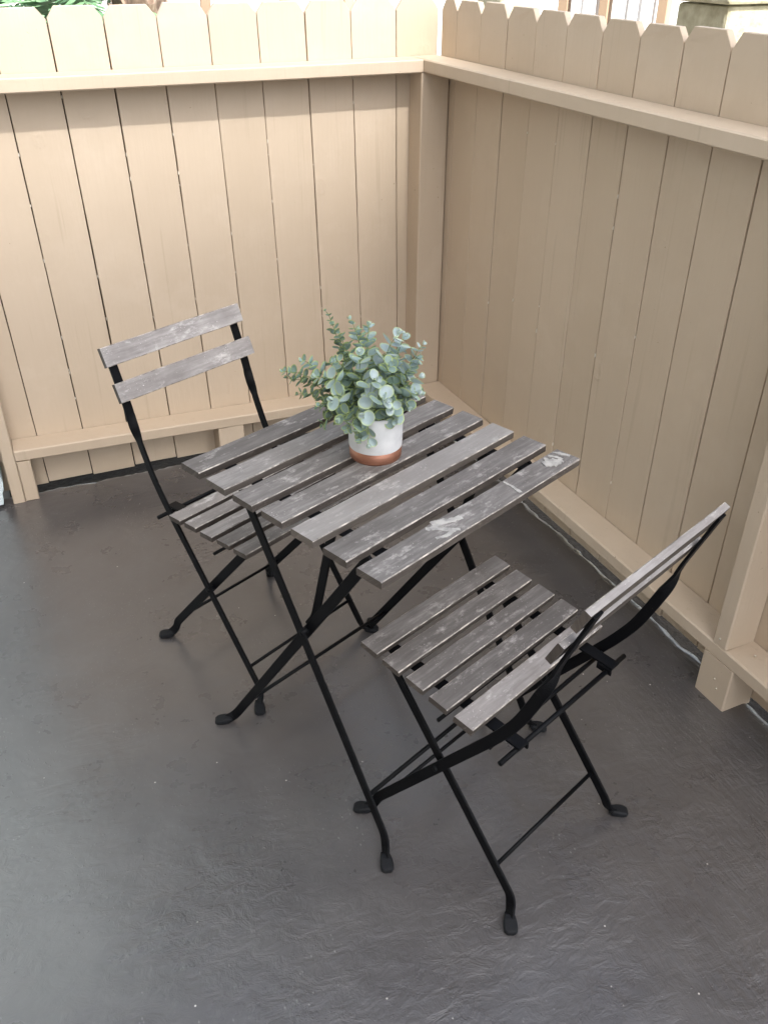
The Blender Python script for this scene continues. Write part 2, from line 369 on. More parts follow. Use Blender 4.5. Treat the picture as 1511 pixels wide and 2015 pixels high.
# left fence: along world x, boards at y>=0, patio side is -y
FL = tag(empty('picket_fence', (-.8, 0, 0)), 'beige picket fence on the left with bright sunlit tops, behind the far chair', 'fence', 'beige picket fences round the patio')
def shift(bm, v): bmesh.ops.translate(bm, verts=bm.verts, vec=v)
seamsL = [-.0, -.137, -.2818, -.4266, -.5729, -.7177, -.8604, -1.0054, -1.153, -1.2984, -1.444, -1.59, -1.735]
def local(bm, parent):        # world-built mesh into the parent's frame
    bmesh.ops.transform(bm, matrix=parent.matrix_basis.inverted() if False else Matrix.Translation(-Vector(parent.location)), verts=bm.verts)
for i in range(len(seamsL)-1):
    bm = bmesh.new(); b, a = seamsL[i], seamsL[i+1]
    gp = [.0009, .0011, .0012, .0013, .0012, .0011, .0012, .0018, .0020, .0016, .0014, .001, .001]
    picket(bm, a+gp[i+1 if i+1 < 13 else 12], b-gp[i], 10+i, front=[.0, .001, .0, .002, .0, .001, .0015, 0, .001, 0, .001, 0][i], z0=.008+random.uniform(-.006, .008))
    for v in bm.verts: v.co.x += (.8-v.co.z)*.0215*min(1, max(0, -v.co.x/.2))
    local(bm, FL); obj('picket', bm, M_FENCE, FL, bevel=.0012, seg=1)
M_SEAM_SHADE, t_, b_ = mat('seam_shade_brown', (.055, .035, .022), .9)  # dark strips added behind the seams so the gaps read as shade
M_CHIP, t_, b_ = mat('bare_primer_chip', (.72, .68, .60), .8)
for i, x in enumerate(seamsL[1:11]):
    bm = bmesh.new(); box(bm, (-.016, .0215, .03), (.016, .031, 1.372)); bmesh.ops.translate(bm, verts=bm.verts, vec=(x, 0, 0))
    for v in bm.verts: v.co.x += (.8-v.co.z)*.0215*min(1, max(0, -x/.2))
    local(bm, FL); obj('seam_shade_strip', bm, M_SEAM_SHADE, FL)
rc = random.Random(5)
def chips(parent, seams, n, sgn=1, lo=.25, hi=1.22):
    for i in range(n):
        x0 = rc.choice(seams); z = rc.uniform(lo, hi); x = x0+((.8-z)*.0215*min(1, max(0, -x0/.2)) if sgn == 1 else 0)+rc.uniform(-.0012, .0012)
        w_, h_ = rc.uniform(.0007, .0017), rc.uniform(.002, .007); bm = bmesh.new()
        P = [(x+w_*rc.uniform(.6, 1.2)*math.cos(a), -.0012*sgn, z+h_*rc.uniform(.6, 1.2)*math.sin(a)) for a in [k*math.pi/3 for k in range(6)]]
        A = [bm.verts.new(q) for q in P]; B = [bm.verts.new((q[0], .006*sgn, q[2])) for q in P]
        bm.faces.new(A); bm.faces.new(B[::-1])
        for k in range(6): bm.faces.new((A[k], B[k], B[(k+1) % 6], A[(k+1) % 6]))
        bmesh.ops.recalc_face_normals(bm, faces=bm.faces)
        if sgn == 1: local(bm, parent)
        obj('paint_chip', bm, M_CHIP, parent)
chips(FL, seamsL[2:10], 42)
bm = bmesh.new(); rail(bm, -1.56, -.093, -.092, -.001, 1.2625, 1.259); local(bm, FL); obj('rail', bm, M_FENCE, FL, smooth=False)
bm = bmesh.new(); rail(bm, -1.5105, -.0975, -.0906, -.001, .189, .155); local(bm, FL); obj('rail', bm, M_FENCE, FL)
bm = bmesh.new(); post(bm, -.0965, -.001, -.0905, -.0012, -.1, 1.222); local(bm, FL); obj('post', bm, M_FENCE, FL)
bm = bmesh.new(); post(bm, -1.549, -1.5118, -.0915, .015, -.01, 1.223); local(bm, FL); obj('post', bm, M_FENCE, FL)
bm = bmesh.new(); post(bm, -1.5105, -1.4677, -.0906, -.001, .0, .1485); local(bm, FL); obj('post', bm, M_FENCE, FL)
bm = bmesh.new(); post(bm, -.848, -.757, -.0885, -.001, -.02, .134); local(bm, FL); obj('support_block', bm, M_FENCE, FL)
# right fence: local x = -(distance from corner), local y = outwards(+) ; rotate into place
FRt = tag(empty('picket_fence', (0, 0, 0), math.pi/2+CA), 'shaded tan picket fence on the right side, beside the nearer chair', 'fence', 'beige picket fences round the patio')
# local frame here: +x -> world +y (towards the corner), so positions are x=-s ; outward (world +x) = local -y -> mirror y
def flipy(bm):
    for v in bm.verts: v.co.y = -v.co.y
    bmesh.ops.reverse_faces(bm, faces=bm.faces)
seamsR = [-.0205, -.118, -.2600, -.4050, -.5492, -.6908, -.8359, -.9761, -1.1222, -1.2631, -1.4066, -1.549, -1.69, -1.833, -1.976, -2.12, -2.263, -2.406]
for i in range(len(seamsR)-1):
    bm = bmesh.new(); b, a = seamsR[i], seamsR[i+1]
    gp = [.001, .0006, .0003, .0009, .0004, .0006, .0003, .0012, .0005, .0011, .0010, .001, .001, .001, .001, .001, .001, .001]
    picket(bm, a+gp[i+1]*1.7, b-gp[i]*1.7, 60+i, front=[.0, .0, .0005, .0015, .001, .0, .0015, 0, .001, 0, .001, 0, 0, 0, 0, 0, 0][i], z0=.012+random.uniform(-.006, .006))
    flipy(bm); obj('picket', bm, M_FENCE, FRt, bevel=.0012, seg=1)
for x in seamsR[1:13]:
    bm = bmesh.new(); box(bm, (x-.016, -.031, .06), (x+.016, -.0215, 1.372)); obj('seam_shade_strip', bm, M_SEAM_SHADE, FRt)  # same added dark strips, shading the seams of the right fence
chips(FRt, seamsR[2:11], 12, -1)
bm = bmesh.new(); rail(bm, -2.4, -.001, -.0945, -.001, 1.262, 1.2605, n=40); flipy(bm); obj('rail', bm, M_FENCE, FRt)
bm = bmesh.new(); rail(bm, -2.4, -.0925, -.0905, -.001, .163, .167, n=40); flipy(bm); obj('rail', bm, M_FENCE, FRt)
bm = bmesh.new(); post(bm, -1.7085, -1.6665, -.0895, -.001, .1655, 1.2235); flipy(bm); obj('post', bm, M_FENCE, FRt)
bm = bmesh.new(); post(bm, -1.7455, -1.6485, -.0895, -.001, -.004, .1265); flipy(bm); obj('post', bm, M_FENCE, FRt)
M_SCREW, _, _ = mat('screw_head', (.55, .5, .42), .4, .6)
for s, z in ((-1.685, .185), (-1.70, .07), (-1.712, .048), (-1.755, .172)):
    y = -.0900 if z != .172 else -.045
    bm = bmesh.new(); bmesh.ops.create_uvsphere(bm, u_segments=10, v_segments=6, radius=.0032, matrix=Matrix.Translation((s, y, z)))
    flipy(bm); obj('screw', bm, M_SCREW, FRt, smooth=True)

# ---------------------------------------------------------------- table and chairs
def shoe(bm, base, dirv, leg_top):
    """moulded cap lying on the floor, pointing along dirv"""
    base = Vector(base); d = Vector(dirv).normalized(); s = Vector((-d.y, d.x, 0)); M = []
    secs = [(-.012, .008, .010, .013), (-.004, .0105, .0, .017), (.006, .0125, 0, .0165), (.016, .0135, 0, .014), (.024, .0125, 0, .012), (.029, .0085, .001, .010)]
    rings = []
    for t, hw, zb, zt in secs:
        c = .003; P = [(-hw+c, zb), (hw-c, zb), (hw, zb+c), (hw, zt-c), (hw-c, zt), (-hw+c, zt), (-hw, zt-c), (-hw, zb+c)]
        rings.append([bm.verts.new(base+d*t+s*a+Vector((0, 0, z_))) for a, z_ in P])
    for i in range(len(rings)-1):
        for k in range(8): bm.faces.new((rings[i][k], rings[i][(k+1) % 8], rings[i+1][(k+1) % 8], rings[i+1][k]))
    bm.faces.new(rings[0][::-1]); bm.faces.new(rings[-1])
    bmesh.ops.recalc_face_normals(bm, faces=bm.faces)
def slat(bm, cx, y0, y1, L, zt, th, seed, slot=0, near=1):
    rr = random.Random(seed); dx = rr.uniform(-.0015, .0015); dz = rr.uniform(-.0008, .0008)
    uvl = bm.loops.layers.uv.verify(); off = (rr.uniform(0, 20), rr.uniform(0, 20)); n = 22; c = .0016; rings = []
    lo, hi = cx-L/2+dx, cx+L/2+dx
    for i in range(n+1):
        x = lo+(hi-lo)*i/n
        q = Vector((x*9, y0*20, seed)); wy = noise.noise(q)*.0009; wz = noise.noise(q+Vector((9, 0, 0)))*.0006+dz
        c2 = c*(1+.7*noise.noise(Vector((x*60, y0*9, seed))))
        ex = noise.noise(Vector((y0*90, seed, i)))*.0012 if i in (0, n) else 0
        P = [(y0, zt-th), (y1, zt-th), (y1, zt-c2), (y1-c2, zt), (y0+c2, zt), (y0, zt-c2)]
        rings.append([(x+ex*(k-2.5), p[0]+wy, p[1]+wz) for k, p in enumerate(P)])
    V = [[bm.verts.new(p) for p in r] for r in rings]
    def f(vs, cs, s):
        ff = bm.faces.new(vs); ff.material_index = s
        for l, q in zip(ff.loops, cs): l[uvl].uv = (q[0]+off[0], q[1]+q[2]*1.0+off[1])
    slots = [1, 1, 2, slot, 2, near]
    for i in range(n):
        for k in range(6):
            k2 = (k+1) % 6; f((V[i][k], V[i][k2], V[i+1][k2], V[i+1][k]), (rings[i][k], rings[i][k2], rings[i+1][k2], rings[i+1][k]), slots[k])
    f(V[0][::-1], rings[0][::-1], 1); f(V[n], rings[n], 1)
WM = [M_WOOD, M_WSIDE, M_ARRIS, M_WOODL]
M_DRIP, t_, b_ = mat('dried_pale_paint', (.5, .48, .46), .6)
t_.links.new(ramp(t_, nz(t_, coords(t_), 60, 4), [(.3, (.22, .215, .21)), (.6, (.44, .43, .41))]), b_.inputs['Base Color'])
def blob(bm, pts, z, slot):
    """thin raised stroke of paint along pts [(x,y,halfwidth)]"""
    P = []
    for i in range(len(pts)-1):
        for k in range(8):
            t = k/8; a, b = pts[i], pts[i+1]; P.append([a[j]+(b[j]-a[j])*t for j in range(3)])
    P.append(list(pts[-1])); Lf = []; Rt = []
    for i, p in enumerate(P):
        q = P[min(i+1, len(P)-1)]; o = P[max(i-1, 0)]; d = Vector((q[0]-o[0], q[1]-o[1], 0)).normalized(); s = Vector((-d.y, d.x, 0))
        h = p[2]*1.5*(1+.6*noise.noise(Vector((p[0]*260, p[1]*260, 1)))); h2 = p[2]*1.5*(1+.6*noise.noise(Vector((p[0]*260, p[1]*260, 8))))
        Lf.append((p[0]+s.x*h, p[1]+s.y*h)); Rt.append((p[0]-s.x*h2, p[1]-s.y*h2))
    up = [[bm.verts.new((x, y, z)) for x, y in L] for L in (Lf, Rt)]; lo = [[bm.verts.new((x, y, z-.0035)) for x, y in L] for L in (Lf, Rt)]
    for i in range(len(Lf)-1):
        for q in ((up[0][i], up[1][i], up[1][i+1], up[0][i+1]), (lo[0][i], up[0][i], up[0][i+1], lo[0][i+1]), (up[1][i], lo[1][i], lo[1][i+1], up[1][i+1])):
            f = bm.faces.new(q); f.material_index = slot
# --- table
TZ, TL, TW, TG = .7291, .5486, .0566, .0236
TB = tag(empty('folding_table', (-.8198, -1.4713, 0), .3927), 'square folding bistro table with weathered grey slatted top and black metal legs', 'table')
bm = bmesh.new(); D = 7*TW+6*TG
for k in range(7):
    y1 = D/2-k*(TW+TG); slat(bm, 0, y1-TW, y1, TL, TZ, .0145, 30+k)
yb = -D/2
for sti, st in enumerate(([(-.115, yb+.052, .0025), (-.10, yb+.036, .003), (-.088, yb+.02, .0035), (-.075, yb+.008, .002)],
           [(-.118, yb+.046, .002), (-.085, yb+.044, .003), (-.052, yb+.034, .0045), (-.044, yb+.03, .003)],
           [(-.125, yb+.02, .002), (-.108, yb+.012, .0025), (-.085, yb+.014, .003)],
           [(-.098, yb+.055, .004), (-.085, yb+.05, .003), (-.07, yb+.047, .002)],
           [(.10, yb+.052, .0015), (.098, yb+.03, .002), (.092, yb+.006, .0025)],
           [(.238, yb+.050, .0016), (.246, yb+.038, .002), (.247, yb+.022, .0015)],
           [(.205, yb+.038, .004), (.218, yb+.033, .010), (.232, yb+.024, .007), (.243, yb+.021, .003)],
           [(.255, yb+.052, .001), (.262, yb+.04, .003), (.268, yb+.02, .002)])):
    blob(bm, st, TZ+.0014+.0002*sti, 4)
obj('tabletop', bm, WM+[M_DRIP], TB)
BW, BT = .0215, .0055
def legs(parent, lo_pts, X, name='leg', w_=BW, t_=BT, tw=None, shoedir=None):
    bm = bmesh.new(); sweep(bm, lo_pts, w_, t_, X, tw); bmesh.ops.recalc_face_normals(bm, faces=bm.faces)
    o = obj(name, bm, M_METAL, parent)
    if shoedir:
        bm = bmesh.new(); shoe(bm, (lo_pts[-1].x, lo_pts[-1].y, 0), shoedir, None); obj('foot_cap', bm, M_RUB, o, smooth=False, bevel=.0012, seg=2)
    return o
ex = Vector((1, 0, 0))
for s in (-1, 1):
    # outer pair: under the far half of the top down to the near feet
    xo, xi = s*.236, s*.222
    legs(TB, fillet([(xo, .132, TZ-.018), (xo, -.240, .050), (xo+s*.004, -.248, .024), (xo+s*.016, -.260, .009)], .014, 4), ex, shoedir=(s*.6, -.8, 0))
    legs(TB, fillet([(xi, -.192, TZ-.018), (xi, .256, .034), (xi+s*.006, .266, .018), (xi+s*.020, .276, .009)], .012, 4), ex, shoedir=(s*.75, .65, 0))
    bm = bmesh.new(); sweep(bm, fillet([(s*.212, -.088, TZ-.018), (s*.212, -.030, .482), (s*.212, -.010, .452)], .02), .019, .005, ex); bmesh.ops.recalc_face_normals(bm, faces=bm.faces); obj('brace', bm, M_METAL, TB)
    bm = bmesh.new(); box(bm, (s*.20-.012, -.24, TZ-.0195), (s*.20+.012, .24, TZ-.0148)); obj('top_rail', bm, M_METAL, TB, bevel=.001)
bm = bmesh.new(); tube(bm, (-.222, .205, .105), (.222, .205, .105), .0045); obj('stretcher', bm, M_METAL, TB, smooth=True)
bm = bmesh.new(); tube(bm, (-.236, -.193, .128), (.236, -.193, .128), .005); obj('stretcher', bm, M_METAL, TB, smooth=True)
bm = bmesh.new(); tube(bm, (-.222, -.155, TZ-.035), (.222, -.155, TZ-.035), .005); obj('crossbar', bm, M_METAL, TB, smooth=True)
bm = bmesh.new(); tube(bm, (-.236, .12, TZ-.035), (.236, .12, TZ-.035), .005); obj('crossbar', bm, M_METAL, TB, smooth=True)
for s in (-1, 1):
    bm = bmesh.new(); tube(bm, (s*.212, -.020, .455), (s*.242, -.020, .455), .006); obj('rivet', bm, M_METAL, TB, smooth=True)
# --- chair (local +y = where the sitter faces)
SZ, SLN, SW_, SG_ = .458, .391, .0424, .0158
CHG = 'folding slatted chairs at the table'
CH = tag(empty('folding_chair', (-.9444, -1.0975, 0), 3.5733), 'slatted folding chair behind the table, its two-slat backrest towards the left fence', 'chair', CHG)
def seat_mesh(pale):
    bm = bmesh.new(); D = 5*SW_+4*SG_
    for k in range(5):
        y1 = D/2-k*(SW_+SG_); slat(bm, 0, y1-SW_, y1, SLN, 0, .0125, 50+k, slot=3 if k in pale else 0)
    return bm
seat = obj('seat', seat_mesh((2, 3, 4)), WM, CH); seat.location = (0, 0, .4546); seat.rotation_euler = (math.atan(.065), 0, 0)
bm = bmesh.new()
lean = R(24)
for k, (yc, zc) in enumerate(((-.3055, .7875), (-.2735, .7095))):
    # slat built flat, then stood up: its broad face towards +y
    b2 = bmesh.new(); slat(b2, 0, -.0225, .0225, .393, .006, .0125, 70+k, slot=3, near=3)
    Mx = Matrix.Translation((0, yc, zc)) @ Matrix.Rotation(-math.pi/2+lean, 4, 'X')
    bmesh.ops.transform(b2, matrix=Mx, verts=b2.verts)
    tm = bpy.data.meshes.new('tmp'); b2.to_mesh(tm); b2.free(); bm.from_mesh(tm); bpy.data.meshes.remove(tm)
obj('backrest', bm, WM, CH)
for s in (-1, 1):
    xo, xi = s*.175, s*.160
    P = [(xo, -.3195, .797), (xo, -.291, .722), (xo, -.271, .668), (xo, -.262, .63), (xo, -.250, .60), (xo, -.238, .568), (xo, -.212, .505), (xo, -.172, .440), (xo, .112, .042), (xo+s*.004, .119, .022), (xo+s*.018, .128, .009)]
    pts = fillet(P, .030, 4); zs = [p.z for p in pts]
    tw = [math.pi/2 if z > .655 else (0 if z < .59 else math.pi/2*(z-.59)/.065) for z in zs]
    # finer twist section
    pts2, tw2 = [pts[0]], [tw[0]]
    for a, b_ in zip(pts[:-1], pts[1:]):
        m = 4 if .57 < (a.z+b_.z)/2 < .68 else 1
        for k in range(1, m+1):
            q = a.lerp(b_, k/m); pts2.append(q); zz = q.z; u = min(1, max(0, (zz-.59)/.065)); tw2.append(math.pi/2*u)
    legs(CH, pts2, ex, tw=tw2, shoedir=(s*.6, .8, 0))
    legs(CH, fillet([(xi, .098, .436), (xi, -.232, .047), (xi+s*.004, -.238, .024), (xi+s*.018, -.248, .009)], .014, 4), ex, shoedir=(s*.7, -.7, 0))
    bm = bmesh.new(); sx_ = s*.140
    box(bm, (sx_-.0125, -.207, .425), (sx_+.0125, .125, .430)); box(bm, (sx_-s*.0125-.002, -.207, .412), (sx_-s*.0125+.002, -.175, .4255))
    for v in bm.verts: v.co.z += .075*v.co.y+.008
    obj('seat_rail', bm, M_METAL, CH, bevel=.0008)
for nm, a, b_, r in (('stretcher', (-.175, .078, .088), (.175, .078, .088), .0042), ('stretcher', (-.160, -.190, .095), (.160, -.190, .095), .0042),
                     ('seat_rod', (-.190, -.196, .4085), (.190, -.196, .4085), .005), ('seat_rod', (-.172, -.158, .404), (.172, -.158, .404), .0045), ('crossbar', (-.160, -.03, .366), (.160, -.03, .366), .004)):
    bm = bmesh.new(); tube(bm, a, b_, r); obj(nm, bm, M_METAL, CH, smooth=True)
for s in (-1, 1):
    bm = bmesh.new(); tube(bm, (s*.156, -.045, .262), (s*.182, -.045, .262), .0055); obj('rivet', bm, M_METAL, CH, smooth=True)
def copy_tree(o, parent=None):
    c = o.copy(); col.objects.link(c); c.parent = parent
    for ch in [q for q in list(bpy.data.objects) if q.parent == o and q is not c]: copy_tree(ch, c)
    return c
CH2 = copy_tree(CH); CH2.location = (-.7142, -1.7254, 0); CH2.rotation_euler = (0, 0, .3758)
CH2['label'] = 'nearer slatted folding chair beside the tan right fence, seen from behind its backrest'
for q in CH2.children:
    if q.name.startswith('seat') and not q.name.startswith('seat_'):
        q.data = obj('seat_tmp', seat_mesh((4,)), WM).data; bpy.data.objects.remove(bpy.data.objects['seat_tmp'])
        q.location = (0, 0, .4602); q.rotation_euler = (math.atan(.112), 0, 0)

# ---------------------------------------------------------------- potted plant
PP = tag(empty('potted_plant', (-.8199, -1.4412, TZ)), 'bushy blue-green eucalyptus in a round pale grey pot with a copper base band', 'plant')
m, t, b = mat('pale_concrete_glaze', (.60, .61, .62), .6, spec=.3)
t.links.new(ramp(t, nz(t, coords(t), 18, 5), [(.35, (.52, .535, .55)), (.65, (.66, .67, .68))]), b.inputs['Base Color']); bump(t, b, nz(t, coords(t), 120, 4), .15, .001); M_POT = m
m, t, b = mat('copper_paint', (.42, .18, .11), .45, .5)
t.links.new(ramp(t, nz(t, coords(t, (1, 1, 6)), 30, 4), [(.3, (.22, .095, .06)), (.7, (.33, .155, .10))]), b.inputs['Base Color']); bump(t, b, nz(t, coords(t, (1, 1, 5)), 60, 3), .25, .001); M_COP = m
RB, RT, PH = .0505, .0535, .098
bm = bmesh.new(); lathe(bm, [(RB+.0007, .0245), (RB+.0012, .03), (RT-.0005, PH-.003), (RT-.001, PH-.0008), (RT-.0025, PH), (RT-.005, PH-.001), (RT-.006, PH-.004), (RT-.008, .06), (.0, .055)]); bmesh.ops.recalc_face_normals(bm, faces=bm.faces)
pot = obj('pot', bm, M_POT, PP, smooth=True)
bm = bmesh.new(); lathe(bm, [(.0001, .0), (RB-.004, .0), (RB-.001, .001), (RB, .004), (RB+.0007, .0245), (RB-.002, .0246)]); bmesh.ops.recalc_face_normals(bm, faces=bm.faces); obj('copper_band', bm, M_COP, PP, smooth=True)
m, t, b = mat('moss', (.06, .08, .02), .9); t.links.new(ramp(t, nz(t, coords(t), 200, 4), [(.3, (.02, .03, .008)), (.7, (.13, .17, .04))]), b.inputs['Base Color']); bump(t, b, nz(t, coords(t), 250, 4), 1, .004)
bm = bmesh.new(); bmesh.ops.create_uvsphere(bm, u_segments=40, v_segments=20, radius=1)
for v in bm.verts:
    v.co.x *= .044; v.co.y *= .044; v.co.z = .066+v.co.z*.016+noise.noise(v.co*60)*.003
obj('moss', bm, m, PP, smooth=True)
def leafmat():
    m, t, b = mat('eucalyptus_leaf', (.2, .3, .25), .55, spec=.35)
    c = coords(t, uv=True); sx = t.nodes.new('ShaderNodeSeparateXYZ'); t.links.new(c, sx.inputs[0])   # u = radial 0..1, v = random per leaf
    rim = ramp(t, mth(t, 'ADD', sx.outputs[0], mth(t, 'MULTIPLY', nz(t, coords(t), 160, 2), .2)), [(.86, g3(0)), (1.08, g3(1))])
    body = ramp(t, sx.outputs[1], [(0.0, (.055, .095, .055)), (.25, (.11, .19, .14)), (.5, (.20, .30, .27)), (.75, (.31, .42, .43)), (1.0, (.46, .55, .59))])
    edge = ramp(t, sx.outputs[1], [(0.0, (.18, .25, .06)), (.5, (.40, .50, .20)), (1.0, (.50, .60, .42))])
    body = mix(t, mth(t, 'MULTIPLY', nz(t, coords(t), 220, 3), .5), body, mix(t, .5, body, (.55, .62, .62)))
    colr = mix(t, rim, body, edge)
    t.links.new(colr, b.inputs['Base Color'])
    tr = t.nodes.new('ShaderNodeBsdfTranslucent'); t.links.new(colr, tr.inputs[0]); ms = t.nodes.new('ShaderNodeMixShader'); ms.inputs[0].default_value = .22
    t.links.new(b.outputs[0], ms.inputs[1]); t.links.new(tr.outputs[0], ms.inputs[2]); t.links.new(ms.outputs[0], t.nodes['Material Output'].inputs[0])
    return m
M_LEAF = leafmat(); M_STEM, _, _ = mat('green_stem', (.16, .22, .10), .6)
rp = random.Random(11)
def leaf(bm, base, d, nrm, size, hue):
    uvl = bm.loops.layers.uv.verify(); d = d.normalized(); s = d.cross(nrm).normalized(); n_ = s.cross(d).normalized()
    stalk = size*.12; C = base+d*(stalk+size*.5); K = 12; cup = size*rp.uniform(.06, .22); fold = rp.uniform(.0, .15)
    def pt(rad, a):
        lx, ly = math.cos(a)*size*.5*rad, math.sin(a)*size*.46*rad
        if lx < 0: ly *= 1-.10*abs(math.cos(a))
        h = cup*rad*rad + fold*abs(ly) - .10*lx*(lx/size)
        return C+d*lx+s*ly+n_*h
    c0 = bm.verts.new(pt(0, 0)); r1 = [bm.verts.new(pt(.55, 2*math.pi*k/K)) for k in range(K)]; r2_ = [bm.verts.new(pt(1, 2*math.pi*k/K)) for k in range(K)]
    def f(vs, us):
        q = bm.faces.new(vs); q.smooth = True
        for l, u in zip(q.loops, us): l[uvl].uv = (u, hue)
    for k in range(K):
        k2 = (k+1) % K; f((c0, r1[k], r1[k2]), (0, .55, .55)); f((r1[k], r2_[k], r2_[k2], r1[k2]), (.55, 1, 1, .55))
cr = Vector((math.cos(YAW), -math.sin(YAW), 0)); cf = Vector((math.sin(YAW), math.cos(YAW), 0))   # only to read tip positions off the photo
bl = bmesh.new(); bs = bmesh.new(); bl.loops.layers.uv.verify()
# tips: (right, up above rim, away) in metres, leaf size, hue bias
tips = [(-.088, .190, .02, .011, .15), (-.066, .150, .01, .014, .3), (-.045, .165, .04, .016, .55), (-.012, .158, .03, .018, .7), (-.03, .125, -.02, .021, .85),
        (-.168, .075, .0, .014, .35), (-.165, .052, .02, .013, .15), (-.135, .088, .02, .017, .55), (-.14, .040, -.02, .014, .12), (-.105, .08, -.03, .02, .65),
        (-.105, -.005, -.02, .015, .15), (-.098, -.035, -.035, .015, .1), (-.10, .03, -.04, .018, .4), (-.075, .055, -.06, .021, .75), (-.062, .0, -.07, .021, .6),
        (-.03, -.045, -.075, .018, .6), (-.012, -.052, -.078, .019, .8), (-.05, -.03, -.065, .016, .45), (.0, -.01, -.07, .021, .7), (-.02, .03, -.075, .023, .85),
        (.02, .05, -.07, .023, .9), (.035, .02, -.06, .022, .85), (.0, .085, -.05, .023, .85), (.015, .125, .0, .016, .45), (.045, .145, .02, .022, .95),
        (.060, .135, .03, .022, .95), (.098, .125, .02, .016, .8), (.092, .105, .01, .015, .8), (.075, .085, .0, .024, .95), (.090, .068, -.01, .023, .9),
        (.085, .04, -.01, .021, .85), (.095, .02, .0, .016, .7), (.072, .0, -.02, .018, .75), (.055, .06, -.04, .023, .9), (.03, .10, -.03, .02, .6),
        (.05, .10, .05, .02, .8), (-.04, .09, .06, .02, .6), (.02, .08, .08, .02, .6), (-.09, .06, .07, .02, .5), (.07, .05, .07, .02, .7), (-.03, .12, .08, .018, .5),
        (-.07, .10, -.01, .02, .6), (-.05, .07, -.05, .022, .8), (-.01, .06, -.07, .022, .9), (.04, -.015, -.055, .02, .7)]
for ti, (a, u_, aw, sz, hue) in enumerate(tips):
    if ti in (23, 28, 33, 36, 42, 43, 18): continue
    if a > 0: a *= .88
    if u_ < .03: u_ = u_*.9+.016
    if u_ > .12: u_ -= .006
    tip = cr*a+cf*aw+Vector((0, 0, PH+u_)); ang = rp.uniform(0, 6.28)
    b0 = Vector((math.cos(ang)*.014, math.sin(ang)*.014, .075)) + (cr*a+cf*aw)*.18
    hd = (cr*a+cf*aw); topz = PH+max(.03, u_*.75+.03)
    c1 = b0+hd*.35+Vector((0, 0, (topz-.075)*.8)); 
    pts = [b0*(1-t)**2+c1*2*t*(1-t)+tip*t*t for t in [i/14 for i in range(15)]]
    for i in range(1, 15): pts[i] += Vector((rp.uniform(-1, 1), rp.uniform(-1, 1), rp.uniform(-1, 1)))*.0012
    tube(bs, None, None, [.0011-.0005*i/14 for i in range(15)], 5, pts)
    # leaf pairs from 30% of the way up
    cum = [0]
    for i in range(14): cum.append(cum[-1]+(pts[i+1]-pts[i]).length)
    Lt = cum[-1]; pos = Lt*.28; rot = rp.uniform(0, 3.14)
    while pos < Lt*.985:
        i = max(k for k in range(15) if cum[k] <= pos); i = min(i, 13); f_ = (pos-cum[i])/(cum[i+1]-cum[i]); P0 = pts[i].lerp(pts[i+1], f_); T = (pts[i+1]-pts[i]).normalized()
        prog = pos/Lt; sc = sz*1.16*(.72+.45*math.sin(min(1, prog*1.15)*math.pi*.75))*rp.uniform(.85, 1.12)
        if prog > .88: sc *= .7
        o1 = T.orthogonal().normalized(); o2 = T.cross(o1)
        for sgn in (0, math.pi):
            th = rot+sgn+rp.uniform(-.25, .25); out = o1*math.cos(th)+o2*math.sin(th)
            d = out*rp.uniform(.8, 1)+T*rp.uniform(.25, .7)+Vector((0, 0, rp.uniform(-.15, .15)))
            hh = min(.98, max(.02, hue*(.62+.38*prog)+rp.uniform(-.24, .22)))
            leaf(bl, P0, d, (T+Vector((0, 0, .5))).normalized(), sc, hh)
        rot += math.pi/2+rp.uniform(-.3, .3); pos += max(.009, sc*.60)
    T = (pts[14]-pts[13]).normalized(); o1 = T.orthogonal().normalized(); o2 = T.cross(o1)
    for k in range(3 if sz > .017 else 2):
        th = k*2.1+rot; leaf(bl, pts[14], (o1*math.cos(th)+o2*math.sin(th))*.6+T, T, sz*.55, min(1, hue+.1))
obj('stems', bs, M_STEM, PP, smooth=True)
obj('foliage', bl, M_LEAF, PP)

# ---------------------------------------------------------------- beyond the fence
def at(u, v, dist):   # a point seen at photo pixel u,v, 'dist' metres away horizontally (used once, to place far things)
    r = fwd+r2*((u-755.5)/FPX)-u2*((v-1007.5)/FPX); h = math.hypot(r.x, r.y); return Vector((CX, CY, CZ))+r*(dist/h)
M_WHITE, t_, b_ = mat('white_siding', (.66, .65, .64), .7)
M_BEIGE, t_, b_ = mat('tan_timber', (.34, .24, .16), .7)
def pale_fence(name, p0, p1, label, z1, pitch, wd, mats, pattern=None, th=.02):
    root = tag(empty(name, (p0.x, p0.y, 0)), label, 'fence', 'pale fences of the yard beyond'); d = p1-p0; d.z = 0; L = d.length; k = int(L/pitch)
    M = Matrix.Rotation(math.atan2(d.y, d.x), 4, 'Z')
    for i in range(k):
        bm = bmesh.new(); rr = random.Random(i*7+k); x = i*pitch; ww = wd*rr.uniform(.85, 1.08)
        if pattern and pattern[i % len(pattern)] == 0: continue
        dy = rr.uniform(-.004, .004)
        box(bm, (x, -th+dy, -.012), (x+ww, th+dy, z1+rr.uniform(-.015, .015)), M)
        obj('pale', bm, mats[(pattern[i % len(pattern)]-1) if pattern else 0], root, bevel=.004, seg=1)
    for z in (.35, z1-.35):
        bm = bmesh.new(); box(bm, (0, th+.006, z), (L, th+.055, z+.09), M); obj('rail', bm, mats[-1], root)
pale_fence('paling_fence', at(85, 0, 5.4), at(350, 0, 5.4), 'white close-boarded fence behind the palm trunk, beyond the left pickets', 1.75, .05, .044, [M_WHITE, M_WHITE])
pale_fence('paling_fence', at(340, 0, 5.8), at(870, 0, 6.1), 'white and tan open paling fence beyond the corner of the patio', 1.75, .075, .058, [M_WHITE, M_BEIGE], [1, 1, 2, 1, 0, 1, 1, 1, 2, 1, 1])
